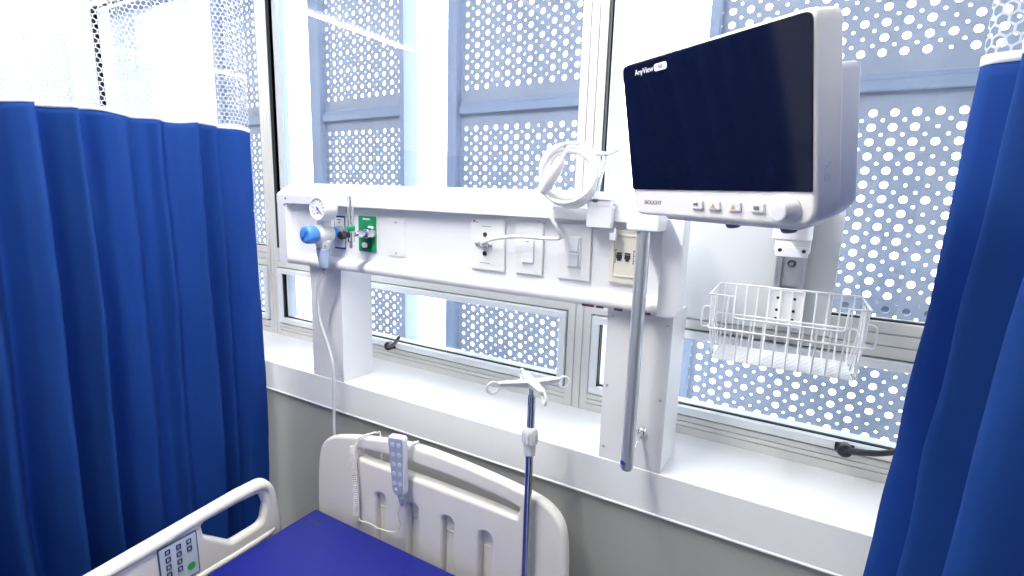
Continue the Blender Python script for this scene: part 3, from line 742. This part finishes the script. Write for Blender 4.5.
for y in (.15, .62): obj('rail_bracket', box(new(), RXF-.02, RXF+.075, y, y+.04, .47, .56, .005), M_POLE, rl)
cp = rounded([(.588, .607), (.686, .607), (.684, .733), (.586, .731)], .003)
s = plate(new(), cp, RXF-.002, RXF+.0025, bev=.001, plane=YZ); cpo = obj('control_panel', s, M_NAVY, t, label='pale control panel with dark blue border')
s = plate(new(), [(y*.93+.637*.07, z*.94+.669*.06) for y, z in cp], RXF+.0022, RXF+.0032, plane=YZ); obj('panel_face', s, M_CPAN, cpo)
for cy, n in ((.609, 5), (.636, 4), (.662, 2)):
    for j in range(n):
        z = .7125-.0215*j
        if cy == .609 and j == 4: continue
        s = plate(new(), rect(cy-.0063, cy+.0063, z-.0068, z+.0068, .002, 3), RXF+.0031, RXF+.0042, [rect(cy-.0032, cy+.0032, z-.0040, z+.0040, .001, 2)], plane=YZ)
        obj('panel_button', s, M_DARKBLUE, cpo)
        s2 = new()
        for q in (-.005, 0, .005): box(s2, RXF+.0031, RXF+.0036, cy+q-.0012, cy+q+.0012, z-.0112, z-.0098)
        obj('lettering', s2, M_PRINT, cpo)
s = new(); disc(s, (RXF+.0031, .6635, .6395), (1, 0, 0), .0105, .0015, .0005); obj('green_button', s, M_LGREEN, cpo, label='round green button')

# mattress
t = thing('mattress', 'blue vinyl mattress on the hospital bed', 'mattress', (-.87, 0, .515))
s = new(); box(s, -1.275, -.465, -.98, 1.010, .516, .647, .013, seg=4); obj('cover', s, M_MATT, t)
s = new()
for i in range(5):
    y = .955-.0*i; x = -1.243+i*.011
    box(s, x, x+.006, y-.004-.001*(i % 2), y+.006, .6467, .6475)
    box(s, x+.001, x+.009, y-.006, y-.0045, .6467, .6475)
obj('stitched_mark', s, M_DARKBLUE, t)

# handset with coiled cord
t = thing('bed_handset', 'white bed remote handset hooked over the headboard bar', 'remote control', (-.935, 1.02, .88))
HM = Matrix.Translation((-.926, 1.012, .897)) @ Matrix.Rotation(R(-3), 4, 'Y') @ Matrix.Rotation(R(8), 4, 'Z') @ Matrix.Diagonal((1, 1, 1.13, 1))
s = plate(new(), rounded([(-.020, -.078), (.020, -.078), (.027, .078), (-.027, .078)], [.019, .019, .012, .012]), -.011, .011, bev=.005, mtx=HM); bd = obj('handset_body', s, M_WHITE, t)
s = plate(new(), rounded([(-.016, -.073), (.016, -.073), (.0235, .073), (-.0235, .073)], [.016, .016, .009, .009]), -.0122, -.0105, mtx=HM); fc = obj('membrane', s, M_HAND, t, label='blue-grey key membrane')
for i in range(5):
    for sx in (-1, 1):
        q = new(); disc(q, tuple(HM @ Vector((sx*.0095, -.0120, .057-.025*i))), tuple((HM.to_3x3() @ Vector((0, -1, 0)))), .0066, .0014, .0005, 14); obj('button', q, M_HBTN, fc)
q = new(); disc(q, tuple(HM @ Vector((-.006, -.0120, -.058))), tuple((HM.to_3x3() @ Vector((0, -1, 0)))), .0042, .001, n=12); obj('lamp', q, M_WPRINT, fc)
s = new(); tube(s, spline([(-.914, 1.022, .935), (-.908, 1.032, .950), (-.906, 1.045, .953), (-.904, 1.060, .9505), (-.902, 1.066, .9515)], 5), .0042, 8); obj('hook', s, M_WHITE, t)
e0 = HM @ Vector((0, 0, -.078))
s = new(); lathe(s, [(.009, 0), (.0085, .010), (.006, .026), (.005, .034)], tuple(e0+Vector((0, 0, .004))), (.12, 0, -1), 14); obj('strain_relief', s, M_HAND, t)
# cord
e1 = e0+Vector((.004, 0, -.026))
smooth_ = spline([e1, (-.935, 1.016, .745), (-.932, 1.020, .705), (-.955, 1.022, .675), (-1.01, 1.024, .662), (-1.06, 1.026, .662), (-1.095, 1.028, .655), (-1.108, 1.028, .662)], 7)
hel = []
turns = 32; ax0, ax1 = Vector((-1.112, 1.025, .668)), Vector((-1.118, 1.027, .892))
for i in range(turns*12+1):
    a = 2*PI*i/12; f = i/(turns*12)
    c = ax0.lerp(ax1, f); hel.append(c+Vector((.0080*math.cos(a)+.003*math.sin(f*5), .0080*math.sin(a), 0)))
over = spline([hel[-1], (-1.110, 1.036, .910), (-1.098, 1.043, .923), (-1.085, 1.06, .927), (-1.08, 1.085, .922), (-1.075, 1.096, .89), (-1.075, 1.10, .6)], 6)
s = new(); tube(s, smooth_+hel, .0019, 6); obj('coiled_cord', s, M_WARM, t)
s = new(); tube(s, over, .0026, 6); obj('cord_end', s, M_WARM, t)

# ================================================================== IV POLE
IX, IY = -.531, 1.024
t = thing('iv_pole', 'chrome drip pole with white four-hook top beside headboard', 'drip pole', (IX, IY, .38))
s = new(); lathe(s, [(.0092, 0), (.0092, .67), (.008, .672)], (IX+.002, IY, .516), (0, 0, 1), 18); obj('lower_tube', s, M_IV, t)
s = new(); lathe(s, [(.0055, 0), (.0055, .185)], (IX+.001, IY, 1.03), (0, 0, 1), 14); obj('upper_tube', s, M_IV, t)
s = new(); lathe(s, [(.0135, 0), (.0145, .004), (.0145, .026), (.0175, .030), (.0185, .036), (.0185, .058), (.0165, .062), (.0165, .068), (.008, .071)], (IX+.001, IY, 1.040), (0, 0, 1), 24)
for i in range(14):
    a = 2*PI*i/14; box(s, .0178, .0198, -.0016, .0016, 1.072, 1.099, .0006, Matrix.Translation((IX+.001, IY, 0)) @ Matrix.Rotation(a, 4, 'Z'), 1)
obj('collar', s, M_PLAST, t, label='white ribbed locking collar')
ZH = 1.219
s = new(); lathe(s, [(.008, 0), (.010, .006), (.012, .016), (.006, .021)], (IX, IY, ZH-.012), (0, 0, 1), 18); hd = obj('hook_hub', s, M_PLAST, t)
A = R(47)
for k, L in ((0, .088), (1, .078), (2, .100), (3, .092)):
    a = A+k*PI/2; ca, sa = math.cos(a), math.sin(a); s = new()
    rm = Matrix.Translation((IX, IY, ZH)) @ Matrix.Rotation(a, 4, 'Z')
    v = [(0, .013, .004), (0, -.013, .004), (L-.022, -.0075, .006), (L-.022, .0075, .006), (0, .009, -.010), (0, -.009, -.010), (L-.022, -.004, -.003), (L-.022, .004, -.003)]
    vs = [s.verts.new(rm @ Vector(q)) for q in v]
    for f in ((0, 1, 2, 3), (7, 6, 5, 4), (0, 4, 5, 1), (1, 5, 6, 2), (2, 6, 7, 3), (3, 7, 4, 0)): s.faces.new([vs[i] for i in f])
    bmesh.ops.recalc_face_normals(s, faces=s.faces)
    cpts = []
    for j in range(18):
        b = R(160-j*20); cpts.append(rm @ Vector((L-.008+.0135*math.cos(b), 0, -.006+.0135*math.sin(b))))
    tube(s, cpts, .0028, 8)
    obj('hook_arm', s, M_PLAST, t)

# ================================================================== CURTAINS
def curtain_mesh(path, z0, z1, nz, warp, uvs=True, flip=False):
    """path: list of (x, y) along the cloth at the top; warp(s, x, y, z) moves points with height"""
    bm = bmesh.new(); uv = bm.loops.layers.uv.new('UVMap')
    acc = [0]
    for a, b in zip(path, path[1:]): acc.append(acc[-1]+math.dist(a, b))
    grid = []
    for j in range(nz+1):
        z = z0+(z1-z0)*j/nz
        grid.append([bm.verts.new(warp(acc[i]/acc[-1], p[0], p[1], z)) for i, p in enumerate(path)])
    for j in range(nz):
        for i in range(len(path)-1):
            f = bm.faces.new((grid[j][i], grid[j][i+1], grid[j+1][i+1], grid[j+1][i]))
            for l, (jj, ii) in zip(f.loops, ((j, i), (j, i+1), (j+1, i+1), (j+1, i))):
                l[uv].uv = (acc[ii], z0+(z1-z0)*jj/nz)
            f.smooth = True
    return bm
def finish_curtain(name, label, path, warp, loc, zhem=1.82, zbot=.12, ztop=2.66):
    t = thing(name, label, 'curtain', loc, group='blue hospital curtains')
    o = obj('fabric', curtain_mesh(path, zbot, zhem, 90, warp), M_CLOTH, t, smooth=80)
    obj('netting', curtain_mesh(path, zhem+.008, ztop, 14, warp), M_NET, t, smooth=80, label='white hexagonal mesh top')
    tp = obj('hem_tape', curtain_mesh(path, zhem-.003, zhem+.009, 2, warp), M_TAPE, t, smooth=80, label='white hem tape')
    for q in (o, tp):
        md = q.modifiers.new('thick', 'SOLIDIFY'); md.thickness = .0016 if q is o else .0035; md.offset = 0
    return t
# left curtain: folds run along y at x about -1.65
ctrl = [(-1.660, .14), (-1.60, .175), (-1.70, .21), (-1.61, .25), (-1.70, .29), (-1.615, .335), (-1.69, .375), (-1.62, .425), (-1.68, .468), (-1.632, .505), (-1.612, .540), (-1.672, .556), (-1.684, .575), (-1.640, .605), (-1.618, .628), (-1.690, .645), (-1.692, .672), (-1.660, .700), (-1.640, .738), (-1.662, .765), (-1.668, .80), (-1.642, .825), (-1.656, .85), (-1.640, .885), (-1.628, .925), (-1.668, .945), (-1.674, .970), (-1.650, .995), (-1.668, 1.012), (-1.652, 1.045), (-1.655, 1.085), (-1.662, 1.118)]
pathL = [(p.x, p.y) for p in spline([(a, b, 0) for a, b in ctrl], 7)]
def warpL(s, x, y, z):
    h = max(0, 1.82-z); k = 1.2+.35*h
    xx = -1.652+(x+1.652)*k+.010*math.sin(y*9+z*2.3)*h+.004*math.sin(y*31+z*5.)*min(1, h*2)
    yy = y+.012*math.sin(z*2.6+y*5)*min(1, h)-.0*h
    if h > 0: xx += .012*math.exp(-((y-.64-.10*h)/.018)**2)*math.exp(-((h-.28)/.22)**2)
    q = min(1, h*3)
    xx += q*(.010*mnoise.noise((y*5, z*1.6, 3.))+.006*mnoise.noise((y*13+z*4, z*5, 9.))+.003*mnoise.noise((y*30-z*12, z*9, 5.)))
    return (xx, yy, z+.004*math.sin(y*21)+.003*math.sin(y*47+1)+.005*max(0, 1.1-y))
finish_curtain('privacy_curtain', 'blue hospital curtain with white mesh top left of the bed', pathL, warpL, (-1.652, .62, .12))
# right curtain: nearer, drawn together
ctrl = [(.148, .880), (.156, .862), (.196, .846), (.215, .826), (.178, .802), (.168, .785), (.215, .768), (.272, .752), (.262, .725), (.190, .690), (.196, .662), (.262, .640), (.288, .612), (.215, .575), (.222, .545), (.285, .52), (.29, .48), (.222, .44), (.235, .40), (.295, .37), (.29, .33), (.235, .29), (.25, .25)]
pathR = [(p.x, p.y) for p in spline([(a, b, 0) for a, b in ctrl], 7)]
def warpR(s, x, y, z):
    h = max(0, 1.82-z)
    k = 1+.12*h
    return (.215+(x-.215)*k-.034*h+.010*math.sin(y*14+z*2.1)*h*.5+min(1, h*3)*(.008*mnoise.noise((y*6, z*2, 1.))+.004*mnoise.noise((y*16+z*5, z*6, 7.))), y+.008*math.sin(z*3.1+y*8)*min(1, h), z+.004*math.sin(y*23))
finish_curtain('privacy_curtain', 'blue hospital curtain with white mesh top right of patient monitor', pathR, warpR, (.22, .57, .12), zhem=1.816)
for nm, x, y0, y1, lab in (('curtain_track', -1.652, -2.6, 1.15, 'white ceiling curtain track above the left blue curtain'), ('curtain_track', .215, -2.6, 1.15, 'white ceiling curtain track above the right blue curtain')):
    s = new(); box(s, x-.012, x+.012, y0, y1, ZC-.025, ZC, .002)
    t = thing(nm, lab, 'curtain track', (x, (y0+y1)/2, ZC-.025), group='ceiling curtain tracks'); obj('track_rail', s, M_WHITE, t)
    ys = [p[1] for p in (pathL if x < 0 else pathR)]
    n = 12
    for i in range(n):
        y = min(ys)+(max(ys)-min(ys))*(i+.5)/n; obj('hanger_hook', tube(new(), [(x, y, 2.655), (x, y, ZC-.02)], .002, 6), M_STEEL, t)

# ================================================================== LIGHT
for i, x in enumerate((-5.2, -2.9, -.85, 1.7)):
    for y0, y1, row in (((-.55, .69) if i < 2 else (-.30, .94))+('near the windows',),):
        t = thing('ceiling_light', ('leftmost', 'second', 'third', 'rightmost')[i]+' white fluorescent tube light on the ceiling '+row, 'light', (x, (y0+y1)/2, ZC), group='ceiling tube lights')
        s = new(); box(s, x-.035, x+.035, y0-.02, y1+.02, ZC-.03, ZC, .004); obj('lamp_housing', s, M_WHITE, t)
        s = new(); rod(s, (x, y0, ZC-.048), (x, y1, ZC-.048), .011, 12); obj('lamp_tube', s, M_LAMP if i in (0, 2) else M_LAMP2, t)
        for yy in (y0-.006, y1+.006):
            s = new(); box(s, x-.014, x+.014, yy-.006, yy+.006, ZC-.066, ZC-.028, .002); obj('lamp_holder', s, M_PLAST, t)
wd = bpy.data.worlds.new('daylight'); SC.world = wd; wd.use_nodes = True
bg = wd.node_tree.nodes['Background']; bg.inputs['Color'].default_value = (.90, .95, 1, 1); bg.inputs['Strength'].default_value = 8.

# ================================================================== CAMERA
cam = bpy.data.cameras.new('camera'); co = bpy.data.objects.new('camera', cam); COL.objects.link(co)
f_px = 526.569
cam.sensor_fit = 'HORIZONTAL'; cam.sensor_width = 36; cam.lens = 36*f_px/1024; cam.clip_start = .02
Rm = ((0.86312065, 0.50411283, 0.02988317), (0.11663793, -0.14142837, -0.98305321), (-0.4913434, 0.85197903, -0.18086842))
right = Vector(Rm[0]); down = Vector(Rm[1]); fwd = Vector(Rm[2])
m = Matrix((right, -down, -fwd)).transposed().to_4x4(); m.translation = (0, 0, 1.65)
co.matrix_world = m
SC.camera = co
SC.view_settings.view_transform = 'Standard'; SC.view_settings.look = 'None'; SC.view_settings.gamma = 1; SC.view_settings.use_curve_mapping = False
SC.view_settings.exposure = 0.0
SC.cycles.use_denoising = True
SC.cycles.max_bounces = 10; SC.cycles.diffuse_bounces = 5; SC.cycles.transparent_max_bounces = 16
SC.cycles.caustics_reflective = False; SC.cycles.caustics_refractive = False
